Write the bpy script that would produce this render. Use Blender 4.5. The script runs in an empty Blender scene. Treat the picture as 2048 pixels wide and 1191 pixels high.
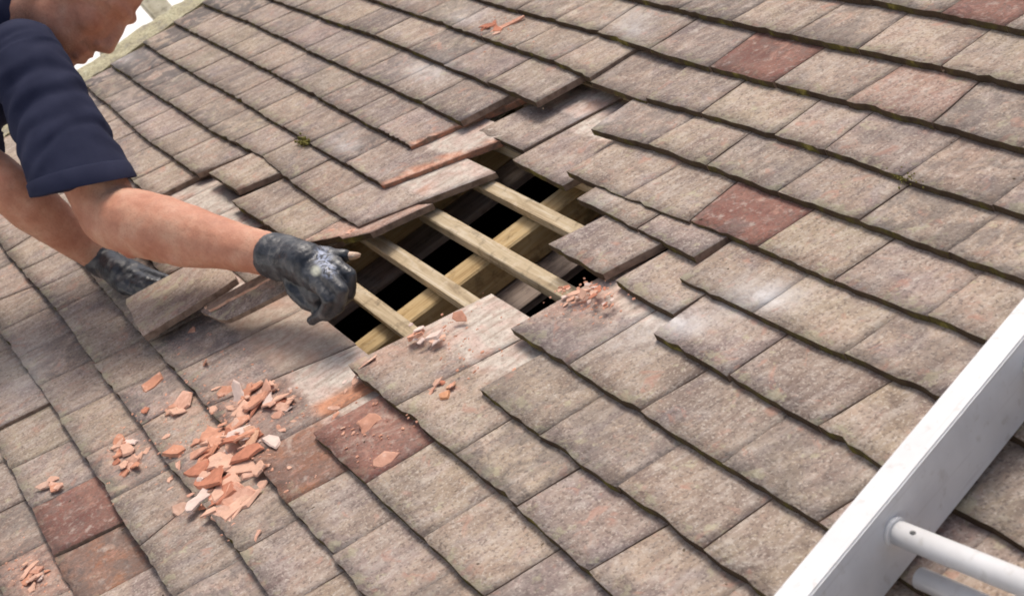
import bpy, bmesh, math, random
from mathutils import Matrix, Vector, noise
random.seed(7)
S = bpy.context.scene
C = S.collection
rad = math.radians

# ------------------------------------------------------------------ camera
# roof frame: u along the courses, v up the slope, n off the roof surface
PITCH = rad(30)
Z0 = 4.2
RM = Matrix.Translation((0, 0, Z0)) @ Matrix.Rotation(PITCH, 4, 'X')
CR = Matrix(((0.4551645, -0.28171662, 0.84466622),
             (0.77500788, 0.59240375, -0.22004679),
             (-0.4383926, 0.75478046, 0.48797375)))
CP = Vector((0.0, -1.27547256, 1.14374516))
FPX = 3182.05                       # focal length in photograph pixels (2048 wide)
cam = bpy.data.cameras.new('camera')
cam.sensor_width = 36.0
cam.lens = FPX / 2048 * 36.0
cam.clip_start = 0.05
cam.clip_end = 12000
cam.dof.use_dof = True
cam.dof.focus_distance = 2.35
cam.dof.aperture_fstop = 11
camo = bpy.data.objects.new('camera', cam)
C.objects.link(camo)
camo.matrix_world = RM @ Matrix.Translation(CP) @ CR.to_4x4()
S.camera = camo

# ------------------------------------------------------------------ light
sun_local = Vector((-0.36, 0.52, 0.82)).normalized()      # towards the sun, roof frame
sun_w = (RM.to_3x3() @ sun_local).normalized()
w = bpy.data.worlds.new('World')
S.world = w
w.use_nodes = True
nt = w.node_tree
nt.nodes.clear()
sky = nt.nodes.new('ShaderNodeTexSky')
sky.sky_type = 'NISHITA'
sky.sun_disc = False
sky.sun_elevation = math.asin(sun_w.z)
sky.sun_rotation = math.atan2(sun_w.x, sun_w.y)
sky.air_density = 1.0
sky.dust_density = 7.0
sky.ozone_density = 0.6
bg = nt.nodes.new('ShaderNodeBackground')
bg.inputs['Strength'].default_value = 0.12
wo = nt.nodes.new('ShaderNodeOutputWorld')
nt.links.new(sky.outputs[0], bg.inputs[0])
nt.links.new(bg.outputs[0], wo.inputs[0])
sl = bpy.data.lights.new('sun', 'SUN')
sl.energy = 1.7
sl.angle = rad(20)
sl.color = (1.0, 0.965, 0.92)
so = bpy.data.objects.new('sun', sl)
C.objects.link(so)
so.rotation_euler = sun_w.to_track_quat('Z', 'Y').to_euler()
so.location = (0, 0, 30)
S.view_settings.view_transform = 'Standard'
S.view_settings.look = 'None'
S.view_settings.gamma = 1.0
S.view_settings.use_curve_mapping = False
S.view_settings.exposure = 0.13
S.cycles.max_bounces = 8
S.cycles.filter_width = 1.8

# ------------------------------------------------------------------ helpers
def ray(x, y):
    return CR @ Vector(((x - 1024) / FPX, -(y - 595.5) / FPX, -1.0))

def on(x, y, n=0.0):                 # where the sight line through a photo pixel meets height n over the roof
    d = ray(x, y)
    return CP + d * ((n - CP.z) / d.z)

def far(x, y, t):                    # the same at depth t
    return CP + ray(x, y) * t

def project(p):
    q = CR.transposed() @ (Vector(p) - CP)
    if q.z > -0.05:
        return None
    return (1024 + FPX * q.x / -q.z, 595.5 - FPX * q.y / -q.z)

def surf(u, v):                      # height of the tiled surface
    k = math.ceil(-v / 0.1)
    return -0.12 * (v + 0.1 * k)

def tagit(o, label=None, cat=None, group=None, kind=None):
    if label: o['label'] = label
    if cat: o['category'] = cat
    if group: o['group'] = group
    if kind: o['kind'] = kind
    return o

def empty(name, base):
    o = bpy.data.objects.new(name, None)
    o.empty_display_size = 0.1
    C.objects.link(o)
    o.matrix_world = RM @ Matrix.Translation(base)
    return o

def link(name, me, parent=None, loc=(0, 0, 0), base=None):
    o = bpy.data.objects.new(name, me)
    C.objects.link(o)
    if parent is not None:
        o.parent = parent
        o.location = loc
    elif base is not None:
        o.matrix_world = RM @ Matrix.Translation(base)
    return o

def mesh(name, bm, mats, smooth=False):
    me = bpy.data.meshes.new(name)
    bm.normal_update()
    bm.to_mesh(me)
    bm.free()
    for m in (mats if isinstance(mats, (list, tuple)) else [mats]):
        me.materials.append(m)
    if smooth:
        me.polygons.foreach_set('use_smooth', [True] * len(me.polygons))
    return me

def box(bm, a, b, mat=0):
    vs = [bm.verts.new((x, y, z)) for z in (a[2], b[2]) for y in (a[1], b[1]) for x in (a[0], b[0])]
    for f in ((0, 2, 3, 1), (4, 5, 7, 6), (0, 1, 5, 4), (2, 6, 7, 3), (0, 4, 6, 2), (1, 3, 7, 5)):
        bm.faces.new([vs[i] for i in f]).material_index = mat
    return vs

# ------------------------------------------------------------------ materials
def newmat(name):
    m = bpy.data.materials.new(name)
    m.use_nodes = True
    t = m.node_tree
    b = t.nodes['Principled BSDF']
    return m, t, b

class N:
    def __init__(s, t): s.t = t
    def node(s, kind, **kw):
        n = s.t.nodes.new(kind)
        for k, v in kw.items():
            if k.startswith('i_'):
                n.inputs[k[2:].replace('_', ' ')].default_value = v
            else:
                setattr(n, k, v)
        return n
    def l(s, a, b): s.t.links.new(a, b)
    def math(s, op, a, b=None, clamp=False):
        n = s.node('ShaderNodeMath', operation=op, use_clamp=clamp)
        for i, v in enumerate((a, b)):
            if v is None: continue
            if isinstance(v, (int, float)): n.inputs[i].default_value = v
            else: s.l(v, n.inputs[i])
        return n.outputs[0]
    def noise(s, vec, scale, detail=3, rough=0.55, dist=0.0):
        n = s.node('ShaderNodeTexNoise')
        n.inputs['Scale'].default_value = scale
        n.inputs['Detail'].default_value = detail
        n.inputs['Roughness'].default_value = rough
        n.inputs['Distortion'].default_value = dist
        s.l(vec, n.inputs['Vector'])
        return n.outputs['Fac']
    def ramp(s, fac, stops, interp='LINEAR'):
        n = s.node('ShaderNodeValToRGB')
        n.color_ramp.interpolation = interp
        e = n.color_ramp.elements
        while len(e) < len(stops): e.new(0.5)
        for el, (p, c) in zip(e, stops):
            el.position = p
            el.color = (c[0], c[1], c[2], 1) if isinstance(c, tuple) else (c, c, c, 1)
        s.l(fac, n.inputs[0])
        return n.outputs[0]
    def mix(s, fac, a, b, mode='MIX'):
        n = s.node('ShaderNodeMix', data_type='RGBA', blend_type=mode)
        for k, v in ((0, fac), (6, a), (7, b)):
            if isinstance(v, (int, float)): n.inputs[k].default_value = v
            elif isinstance(v, tuple): n.inputs[k].default_value = (*v, 1)
            else: s.l(v, n.inputs[k])
        return n.outputs[2]
    def bump(s, h, strength, dist, bsdf):
        n = s.node('ShaderNodeBump')
        n.inputs['Strength'].default_value = strength
        n.inputs['Distance'].default_value = dist
        s.l(h, n.inputs['Height'])
        s.l(n.outputs[0], bsdf.inputs['Normal'])

def obj_vec(g, rnd=True):
    tc = g.node('ShaderNodeTexCoord')
    if not rnd:
        return tc.outputs['Object'], tc.outputs['Object'], None
    oi = g.node('ShaderNodeObjectInfo')
    off = g.math('MULTIPLY', oi.outputs['Random'], 57.0)
    va = g.node('ShaderNodeVectorMath', operation='ADD')
    g.l(tc.outputs['Object'], va.inputs[0])
    g.l(off, va.inputs[1])
    return va.outputs[0], tc.outputs['Object'], oi.outputs['Random']

def tile_material(name, patches, clean=True, dark=(0.13, 0.10, 0.085), lichen=0.5, grit=0.5, streak=0.42):
    m, t, b = newmat(name)
    g = N(t)
    vec, loc, rnd = obj_vec(g)
    sep = g.node('ShaderNodeSeparateXYZ')
    g.l(loc, sep.inputs[0])
    big = g.noise(vec, 13, 4, 0.6, 0.6)
    col = g.ramp(big, [(0.30, patches[0]), (0.43, patches[1]), (0.54, patches[2]), (0.68, patches[3])])
    geo = g.node('ShaderNodeNewGeometry')
    wide = g.noise(geo.outputs['Position'], 5.5, 5, 0.62, 0.5)
    col = g.mix(1.0, col, g.ramp(wide, [(0.30, (0.60, 0.575, 0.60)), (0.43, (0.88, 0.86, 0.85)), (0.56, (1.10, 1.08, 1.04)), (0.70, (0.93, 0.84, 0.81))]), 'MULTIPLY')
    w2 = g.noise(geo.outputs['Position'], 19, 5, 0.68, 0.8)
    col = g.mix(g.ramp(w2, [(0.30, 0.68), (0.46, 0.0)]), col, (0.21, 0.175, 0.165))
    col = g.mix(g.ramp(w2, [(0.58, 0.0), (0.72, 0.5)]), col, (0.57, 0.52, 0.46))
    # each tile weathered a little differently
    r2 = g.math('FRACT', g.math('MULTIPLY', rnd, 7.31))
    tint = g.ramp(r2, [(0.0, (0.72, 0.70, 0.72)), (0.25, (0.95, 0.93, 0.90)), (0.5, (1.0, 0.98, 0.95)), (0.75, (0.93, 0.88, 0.87)), (1.0, (0.86, 0.85, 0.81))])
    col = g.mix(1.0, col, tint, 'MULTIPLY')
    # brushed streaks down the slope
    mp = g.node('ShaderNodeMapping')
    mp.inputs['Scale'].default_value = (95, 16, 95)
    mp.inputs['Rotation'].default_value = (0, 0, 0.25)
    g.l(vec, mp.inputs[0])
    st = g.noise(mp.outputs[0], 1.0, 2, 0.5, 0.4)
    col = g.mix(g.ramp(st, [(0.45, 0.0), (0.70, streak)]), col, (0.58, 0.52, 0.46))
    col = g.mix(g.ramp(st, [(0.30, streak * 0.7), (0.46, 0.0)]), col, (0.22, 0.17, 0.15))
    # sandy grit
    sp = g.noise(vec, 190, 2, 0.6)
    col = g.mix(g.ramp(sp, [(0.34, 0.62), (0.47, 0.0)]), col, dark)
    sp2 = g.noise(vec, 260, 1, 0.5)
    col = g.mix(g.ramp(sp2, [(0.57, 0.0), (0.70, grit)]), col, (0.66, 0.60, 0.52))
    mid = g.noise(vec, 60, 3, 0.65)
    col = g.mix(g.ramp(mid, [(0.28, 0.42), (0.47, 0.0)]), col, (0.20, 0.155, 0.135))
    col = g.mix(g.ramp(mid, [(0.56, 0.0), (0.72, 0.5)]), col, (0.60, 0.54, 0.47))
    # pink and orange rubs where the surface has worn
    pk = g.noise(vec, 26, 3, 0.6, 1.2)
    col = g.mix(g.ramp(pk, [(0.60, 0.0), (0.70, 0.6)]), col, (0.50, 0.29, 0.22))
    # pale lichen, mostly by the lower edge
    li = g.noise(vec, 34, 3, 0.7)
    edge = g.ramp(sep.outputs[1], [(0.0, 0.12), (0.035, 0.0)])
    lf = g.ramp(g.math('ADD', li, edge), [(0.63, 0.0), (0.70, lichen)])
    col = g.mix(lf, col, (0.52, 0.49, 0.33))
    at4 = g.node('ShaderNodeAttribute', attribute_name='stain')
    sn = g.ramp(g.noise(vec, 22, 4, 0.65, 0.8), [(0.42, 0.0), (0.56, 0.85)])
    col = g.mix(g.math('MULTIPLY', sn, at4.outputs['Fac']), col, (0.13, 0.12, 0.115))
    if clean:
        yy = g.math('ADD', g.math('ADD', sep.outputs[1], g.math('MULTIPLY', g.math('SUBTRACT', g.noise(vec, 9, 2), 0.5), 0.03)), g.math('MULTIPLY', g.math('SUBTRACT', mid, 0.5), 0.022))
        k = g.math('MULTIPLY', g.math('SUBTRACT', yy, 0.113), 75.0, True)
        cl = g.noise(vec, 16, 4, 0.6, 0.5)
        cc = g.ramp(cl, [(0.30, (0.62, 0.42, 0.33)), (0.42, (0.68, 0.56, 0.49)), (0.55, (0.68, 0.64, 0.56)), (0.68, (0.69, 0.51, 0.43))])
        fine = g.ramp(mid, [(0.35, (0.78, 0.74, 0.72)), (0.6, (1.0, 1.0, 1.0))])
        at = g.node('ShaderNodeAttribute', attribute_name='band')
        cc = g.mix(at.outputs['Fac'], cc, (0.66, 0.33, 0.20))
        at3 = g.node('ShaderNodeAttribute', attribute_name='brown')
        cc = g.mix(at3.outputs['Fac'], cc, (0.36, 0.25, 0.17))
        cc = g.mix(1.0, cc, fine, 'MULTIPLY')
        cc = g.mix(g.ramp(st, [(0.35, 0.45), (0.5, 0.0)]), cc, (0.30, 0.21, 0.16))
        cc = g.mix(g.ramp(sp, [(0.36, 0.35), (0.46, 0.0)]), cc, (0.26, 0.18, 0.14))
        cc = g.mix(g.ramp(w2, [(0.34, 0.3), (0.44, 0.0)]), cc, (0.36, 0.27, 0.22))
        col = g.mix(k, col, cc)
    col = g.mix(1.0, col, (0.94, 0.915, 0.905), 'MULTIPLY')
    at2 = g.node('ShaderNodeAttribute', attribute_name='spall')
    sc_ = g.ramp(mid, [(0.35, (0.42, 0.20, 0.13)), (0.5, (0.60, 0.33, 0.23)), (0.65, (0.68, 0.46, 0.35))])
    col = g.mix(at2.outputs['Fac'], col, sc_)
    ab = g.node('ShaderNodeAttribute', attribute_name='bleach')
    col = g.mix(g.math('MULTIPLY', ab.outputs['Fac'], g.ramp(w2, [(0.36, 0.25), (0.56, 0.95)])), col, (0.66, 0.64, 0.63))
    ad = g.node('ShaderNodeAttribute', attribute_name='dust')
    col = g.mix(g.math('MULTIPLY', ad.outputs['Fac'], g.ramp(mid, [(0.40, 0.0), (0.56, 0.8)])), col, (0.58, 0.34, 0.25))
    g.l(col, b.inputs['Base Color'])
    b.inputs['Roughness'].default_value = 0.9
    b.inputs['Specular IOR Level'].default_value = 0.25
    hh = g.math('ADD', g.math('MULTIPLY', sp, 0.6), g.math('MULTIPLY', mid, 1.0))
    g.bump(hh, 0.55, 0.0035, b)
    return m

M = {}
M['tile'] = tile_material('weathered_tile', [(0.30, 0.235, 0.20), (0.40, 0.325, 0.265), (0.44, 0.365, 0.30), (0.335, 0.285, 0.275)])
M['tile2'] = tile_material('lavender_tile', [(0.31, 0.255, 0.24), (0.385, 0.32, 0.30), (0.46, 0.38, 0.32), (0.38, 0.31, 0.27)])
M['tile3'] = tile_material('buff_tile', [(0.36, 0.30, 0.235), (0.45, 0.385, 0.30), (0.47, 0.395, 0.33), (0.40, 0.31, 0.25)])
M['white_tile'] = tile_material('bleached_tile', [(0.45, 0.40, 0.37), (0.55, 0.51, 0.48), (0.60, 0.58, 0.55), (0.46, 0.38, 0.33)])
M['red'] = tile_material('red_brown_tile', [(0.23, 0.105, 0.085), (0.28, 0.14, 0.115), (0.30, 0.165, 0.135), (0.26, 0.115, 0.10)], lichen=0.15, grit=0.12, streak=0.08)
M['orange'] = tile_material('orange_brown_tile', [(0.30, 0.13, 0.075), (0.31, 0.17, 0.12), (0.30, 0.19, 0.15), (0.36, 0.17, 0.09)], lichen=0.2, grit=0.15, streak=0.10)
M['pink'] = tile_material('pink_tile', [(0.36, 0.23, 0.19), (0.42, 0.28, 0.23), (0.40, 0.30, 0.25), (0.46, 0.29, 0.24)])
M['spalled'] = tile_material('spalled_tile', [(0.52, 0.30, 0.21), (0.60, 0.42, 0.33), (0.56, 0.36, 0.27), (0.42, 0.24, 0.18)], clean=False)

def simple(name, fn, rough=0.8, spec=0.3, bump=None):
    m, t, b = newmat(name)
    g = N(t)
    fn(g, b)
    b.inputs['Roughness'].default_value = rough
    b.inputs['Specular IOR Level'].default_value = spec
    return m

def f_edge(g, b):
    vec, loc, rnd = obj_vec(g)
    a = g.noise(vec, 22, 3, 0.6)
    c = g.ramp(a, [(0.35, (0.062, 0.043, 0.031)), (0.52, (0.085, 0.062, 0.040)), (0.63, (0.11, 0.095, 0.030)), (0.72, (0.24, 0.21, 0.06))])
    f = g.noise(vec, 160, 2)
    c = g.mix(g.ramp(f, [(0.35, 0.5), (0.5, 0.0)]), c, (0.05, 0.036, 0.028))
    at2 = g.node('ShaderNodeAttribute', attribute_name='spall')
    c = g.mix(at2.outputs['Fac'], c, (0.46, 0.20, 0.12))
    g.l(c, b.inputs['Base Color'])
    g.bump(f, 0.6, 0.003, b)
M['edge'] = simple('mossy_tile_edge', f_edge, 0.95, 0.1)

def f_side(g, b):
    vec, loc, rnd = obj_vec(g)
    a = g.noise(vec, 60, 3, 0.6)
    c = g.ramp(a, [(0.35, (0.17, 0.12, 0.09)), (0.6, (0.30, 0.22, 0.17))])
    at2 = g.node('ShaderNodeAttribute', attribute_name='spall')
    c = g.mix(g.math('MULTIPLY', at2.outputs['Fac'], g.ramp(a, [(0.40, 0.15), (0.56, 0.9)])), c, (0.50, 0.23, 0.14))
    g.l(c, b.inputs['Base Color'])
    g.bump(a, 0.5, 0.003, b)
M['side'] = simple('tile_side', f_side, 0.95, 0.1)

def wood(name, c1, c2, c3, sc=1.0):
    def f(g, b):
        vec, loc, rnd = obj_vec(g)
        mp = g.node('ShaderNodeMapping')
        mp.inputs['Scale'].default_value = (6 * sc, 90 * sc, 90 * sc)
        g.l(vec, mp.inputs[0])
        a = g.noise(mp.outputs[0], 1.0, 4, 0.6, 1.0)
        c = g.ramp(a, [(0.32, c1), (0.5, c2), (0.68, c3)])
        s = g.noise(vec, 30, 5, 0.7)
        c = g.mix(g.ramp(s, [(0.30, 0.45), (0.42, 0.0)]), c, (c3[0] * 1.15, c3[1] * 1.15, c3[2] * 1.2))
        c = g.mix(g.ramp(s, [(0.54, 0.0), (0.70, 0.75)]), c, (c1[0] * 0.5, c1[1] * 0.5, c1[2] * 0.5))
        g.l(c, b.inputs['Base Color'])
        g.bump(a, 0.35, 0.002, b)
    return simple(name, f, 0.75, 0.25)
M['batten'] = wood('batten_wood', (0.34, 0.25, 0.15), (0.52, 0.41, 0.26), (0.63, 0.54, 0.40))
M['rafter'] = wood('rafter_wood', (0.34, 0.22, 0.095), (0.47, 0.33, 0.155), (0.54, 0.41, 0.23))
M['dark_wood'] = wood('old_dark_wood', (0.17, 0.125, 0.095), (0.26, 0.20, 0.16), (0.34, 0.27, 0.22))
M['joist'] = wood('joist_wood', (0.20, 0.135, 0.085), (0.30, 0.21, 0.14), (0.37, 0.28, 0.20))

def flat(name, c, rough=0.8, spec=0.3, var=0.15, scale=30):
    def f(g, b):
        vec, loc, rnd = obj_vec(g)
        a = g.noise(vec, scale, 4, 0.6)
        lo = tuple(x * (1 - var) for x in c)
        hi = tuple(min(1, x * (1 + var)) for x in c)
        g.l(g.ramp(a, [(0.3, lo), (0.7, hi)]), b.inputs['Base Color'])
        g.bump(a, 0.2, 0.002, b)
    return simple(name, f, rough, spec)
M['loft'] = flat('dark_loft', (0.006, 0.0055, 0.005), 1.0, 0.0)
M['wall'] = flat('rendered_wall', (0.62, 0.58, 0.50))
M['ground'] = flat('pale_paving', (0.82, 0.81, 0.78), 0.9, 0.2, 0.08, 3)
M['prop'] = wood('weathered_prop', (0.36, 0.32, 0.22), (0.46, 0.42, 0.31), (0.54, 0.50, 0.38), 0.4)

def f_verge(g, b):
    vec, loc, rnd = obj_vec(g)
    a = g.noise(vec, 24, 4, 0.65)
    c = g.ramp(a, [(0.32, (0.37, 0.34, 0.27)), (0.48, (0.50, 0.45, 0.30)), (0.62, (0.58, 0.54, 0.36)), (0.72, (0.66, 0.63, 0.50))])
    f = g.noise(vec, 120, 3)
    c = g.mix(g.ramp(f, [(0.36, 0.5), (0.5, 0)]), c, (0.25, 0.21, 0.15))
    g.l(c, b.inputs['Base Color'])
    g.bump(g.math('ADD', a, f), 0.8, 0.01, b)
M['verge'] = simple('lichened_mortar', f_verge, 0.95, 0.1)

def f_chip(g, b):
    vec, loc, rnd = obj_vec(g)
    a = g.noise(vec, 70, 4, 0.6)
    r = g.ramp(rnd, [(0.0, (0.62, 0.28, 0.17)), (0.3, (0.70, 0.36, 0.24)), (0.6, (0.72, 0.42, 0.31)), (0.85, (0.74, 0.50, 0.38)), (1.0, (0.66, 0.34, 0.18))])
    c = g.mix(g.ramp(a, [(0.35, 0.55), (0.6, 0.0)]), r, (0.45, 0.21, 0.14))
    c = g.mix(g.ramp(a, [(0.58, 0.0), (0.72, 0.6)]), c, (0.80, 0.58, 0.46))
    g.l(c, b.inputs['Base Color'])
    g.bump(a, 0.5, 0.003, b)
M['chip'] = simple('broken_terracotta', f_chip, 0.95, 0.15)
M['chip_red'] = flat('brick_red_clay', (0.52, 0.22, 0.14), 0.95, 0.1, 0.2, 70)
M['chip_peach'] = flat('peach_clay', (0.72, 0.44, 0.32), 0.95, 0.1, 0.15, 70)
M['pale_chip'] = flat('pale_broken_clay', (0.74, 0.58, 0.50), 0.95, 0.1, 0.12, 80)
M['moss'] = flat('green_moss', (0.21, 0.19, 0.06), 1.0, 0.05, 0.5, 160)
M['dirt'] = flat('dry_grit', (0.16, 0.12, 0.085), 1.0, 0.05, 0.4, 200)

def f_white(g, b):
    vec, loc, rnd = obj_vec(g)
    a = g.noise(vec, 9, 4, 0.6)
    f = g.noise(vec, 70, 3)
    c = g.ramp(a, [(0.35, (0.66, 0.655, 0.65)), (0.6, (0.76, 0.76, 0.76))])
    c = g.mix(g.ramp(f, [(0.60, 0.0), (0.72, 0.4)]), c, (0.50, 0.47, 0.42))
    mp = g.node('ShaderNodeMapping')
    mp.inputs['Scale'].default_value = (120, 5, 120)
    g.l(vec, mp.inputs[0])
    sc2 = g.noise(mp.outputs[0], 1.0, 3)
    c = g.mix(g.ramp(sc2, [(0.60, 0.0), (0.70, 0.35)]), c, (0.52, 0.50, 0.47))
    g.l(c, b.inputs['Base Color'])
    g.bump(f, 0.08, 0.001, b)
M['white'] = simple('white_ladder_paint', f_white, 0.45, 0.4)
M['hole'] = flat('dark_rivet_hole', (0.10, 0.10, 0.10))

def f_skin(g, b):
    vec, loc, rnd = obj_vec(g, False)
    a = g.noise(vec, 14, 4, 0.6)
    c = g.ramp(a, [(0.33, (0.47, 0.19, 0.115)), (0.50, (0.58, 0.275, 0.175)), (0.68, (0.66, 0.385, 0.26))])
    f = g.noise(vec, 260, 3)
    c = g.mix(g.ramp(f, [(0.36, 0.25), (0.5, 0.0)]), c, (0.36, 0.14, 0.08))
    r = g.node('ShaderNodeAttribute', attribute_name='ruddy')
    c = g.mix(r.outputs['Fac'], c, (0.50, 0.17, 0.11))
    fk = g.noise(vec, 75, 3, 0.6)
    c = g.mix(g.ramp(fk, [(0.60, 0.0), (0.72, 0.25)]), c, (0.42, 0.17, 0.10))
    c = g.mix(g.ramp(fk, [(0.30, 0.15), (0.42, 0.0)]), c, (0.70, 0.44, 0.33))
    s = g.node('ShaderNodeAttribute', attribute_name='stubble')
    sf = g.math('MULTIPLY', s.outputs['Fac'], g.ramp(g.noise(vec, 420, 2), [(0.4, 0.85), (0.62, 0.35)]))
    c = g.mix(sf, c, (0.27, 0.14, 0.095))
    pl = g.node('ShaderNodeAttribute', attribute_name='pale')
    c = g.mix(pl.outputs['Fac'], c, (0.72, 0.54, 0.40))
    g.l(c, b.inputs['Base Color'])
    b.inputs['Subsurface Weight'].default_value = 0.12
    b.inputs['Subsurface Radius'].default_value = (0.012, 0.005, 0.003)
    b.inputs['Subsurface Scale'].default_value = 0.6
    g.bump(g.math('ADD', f, g.math('MULTIPLY', fk, 2.0)), 0.3, 0.002, b)
M['skin'] = simple('sunburnt_skin', f_skin, 0.58, 0.35)

def f_shirt(g, b):
    vec, loc, rnd = obj_vec(g, False)
    a = g.noise(vec, 7, 3, 0.6)
    c = g.ramp(a, [(0.35, (0.016, 0.019, 0.044)), (0.65, (0.032, 0.036, 0.070))])
    f = g.noise(vec, 600, 2)
    c = g.mix(g.ramp(f, [(0.55, 0.0), (0.75, 0.25)]), c, (0.06, 0.065, 0.09))
    g.l(c, b.inputs['Base Color'])
    g.bump(f, 0.3, 0.0015, b)
M['shirt'] = simple('navy_cotton', f_shirt, 0.9, 0.15)
M['trousers'] = flat('dark_work_trousers', (0.05, 0.05, 0.055), 0.9, 0.1, 0.2, 300)
M['boot'] = flat('brown_boot_leather', (0.10, 0.06, 0.035), 0.7, 0.3)
M['hair'] = flat('short_dark_hair', (0.10, 0.075, 0.055), 0.8, 0.3, 0.4, 300)

def f_glove(g, b):
    vec, loc, rnd = obj_vec(g, False)
    a = g.noise(vec, 40, 4, 0.65, 0.6)
    c = g.ramp(a, [(0.38, (0.020, 0.022, 0.026)), (0.52, (0.040, 0.043, 0.050)), (0.62, (0.10, 0.10, 0.10)), (0.75, (0.20, 0.19, 0.18))])
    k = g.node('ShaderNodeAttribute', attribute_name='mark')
    sheen_ = g.node('ShaderNodeAttribute', attribute_name='print')  # 'print' holds the weight of the painted bluish highlight
    c = g.mix(g.math('MULTIPLY', sheen_.outputs['Fac'], g.ramp(g.noise(vec, 95, 4, 0.7, 1.0), [(0.44, 0.0), (0.54, 0.9)])), c, (0.44, 0.49, 0.62))  # glossy highlight painted into the glove colour as a bluish patch, broken by noise
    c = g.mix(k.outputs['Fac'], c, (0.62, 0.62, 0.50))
    g.l(c, b.inputs['Base Color'])
    f = g.noise(vec, 180, 3)
    g.bump(g.math('ADD', f, a), 0.35, 0.003, b)
    g.l(g.ramp(a, [(0.4, 0.28), (0.7, 0.62)]), b.inputs['Roughness'])
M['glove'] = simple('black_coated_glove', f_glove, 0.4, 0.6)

# ------------------------------------------------------------------ ground and things beyond
gb = bmesh.new()
vs = [gb.verts.new(c) for c in ((-6000, -6000, 0), (6000, -6000, 0), (6000, 6000, 0), (-6000, 6000, 0))]
gb.faces.new(vs)
go = link('ground', mesh('ground', gb, M['ground']))
tagit(go, kind='structure')

# ------------------------------------------------------------------ roof
roof = empty('tiled_roof', (0, 0, 0))
tagit(roof, 'weathered plain tiled roof with a hole of missing tiles baring battens and a rafter', 'roof')
G = 0.1
TL = 0.24
TT = 0.012

# traced lower edges of the courses (photo pixels)
LINES = {0: [(1749, 0), (2048, 60)], 1: [(1281, 0), (1553, 65), (1875, 131), (2048, 169)], 2: [(966, 0), (1200, 65), (1366, 121), (1543, 166), (1875, 247), (2048, 297)],
 3: [(750, 0), (962, 73), (1160, 140), (1200, 174), (1406, 227), (1643, 297), (1805, 353), (2048, 428)],
 4: [(600, 20), (747, 70), (897, 133), (1072, 205), (1181, 260), (1300, 290), (1553, 383), (1724, 443), (2048, 560)],
 5: [(393, 0), (513, 51), (600, 92), (839, 202), (921, 244), (1200, 373), (1512, 494), (1648, 554), (1775, 600), (1983, 684)],
 6: [(338, 41), (513, 127), (600, 173), (791, 277), (1447, 600), (1770, 744), (1889, 798)],
 7: [(280, 82), (359, 130), (472, 195), (617, 284), (747, 359), (1307, 665), (1400, 718), (1636, 853), (1770, 935)],
 8: [(222, 130), (318, 192), (404, 250), (527, 315), (600, 380), (713, 452), (1022, 655), (1131, 726), (1280, 823), (1400, 898), (1636, 1041)],
 9: [(168, 168), (301, 284), (386, 342), (461, 403), (578, 476), (959, 777), (1084, 870), (1264, 995), (1348, 1061), (1531, 1185)],
 10: [(694, 730), (850, 862), (909, 909), (1014, 995)], 11: [(627, 866), (721, 956), (768, 999), (970, 1191)],
 12: [(298, 684), (382, 779), (491, 898), (590, 1027), (694, 1141)], 13: [(0, 490), (99, 600), (223, 774), (278, 843), (342, 937), (432, 1041), (536, 1185)],
 14: [(0, 664), (109, 818), (218, 992), (268, 1071), (337, 1180)], 15: [(0, 893), (69, 1031), (139, 1185)]}

def vline(k, u):
    if k not in LINES:
        return -G * k
    pts = sorted((on(x, y).x, on(x, y).y) for x, y in LINES[k])
    if u <= pts[0][0]: d = pts[0][1] + G * k; return -G * k + d * max(0, 1 - (pts[0][0] - u) / 0.4)
    if u >= pts[-1][0]: d = pts[-1][1] + G * k; return -G * k + d * max(0, 1 - (u - pts[-1][0]) / 0.4)
    for a, b in zip(pts, pts[1:]):
        if a[0] <= u <= b[0]:
            f = (u - a[0]) / max(1e-6, b[0] - a[0])
            return a[1] + (b[1] - a[1]) * f

def skew0(u, v):                      # usual lean of a joint at this place
    s = 0.05 - 0.13 * (u + 2.0) - 0.10 * (v + 0.7)
    return max(-0.12, min(0.17, s))

U0, U1 = -4.30, 1.2

def in_frame(pts, pad=25):
    hit = False
    xs, ys = [], []
    for p in pts:
        q = project(p)
        if q is None: return False
        xs.append(q[0]); ys.append(q[1])
    return max(xs) > -pad and min(xs) < 2048 + pad and max(ys) > -pad and min(ys) < 1191 + pad

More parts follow.
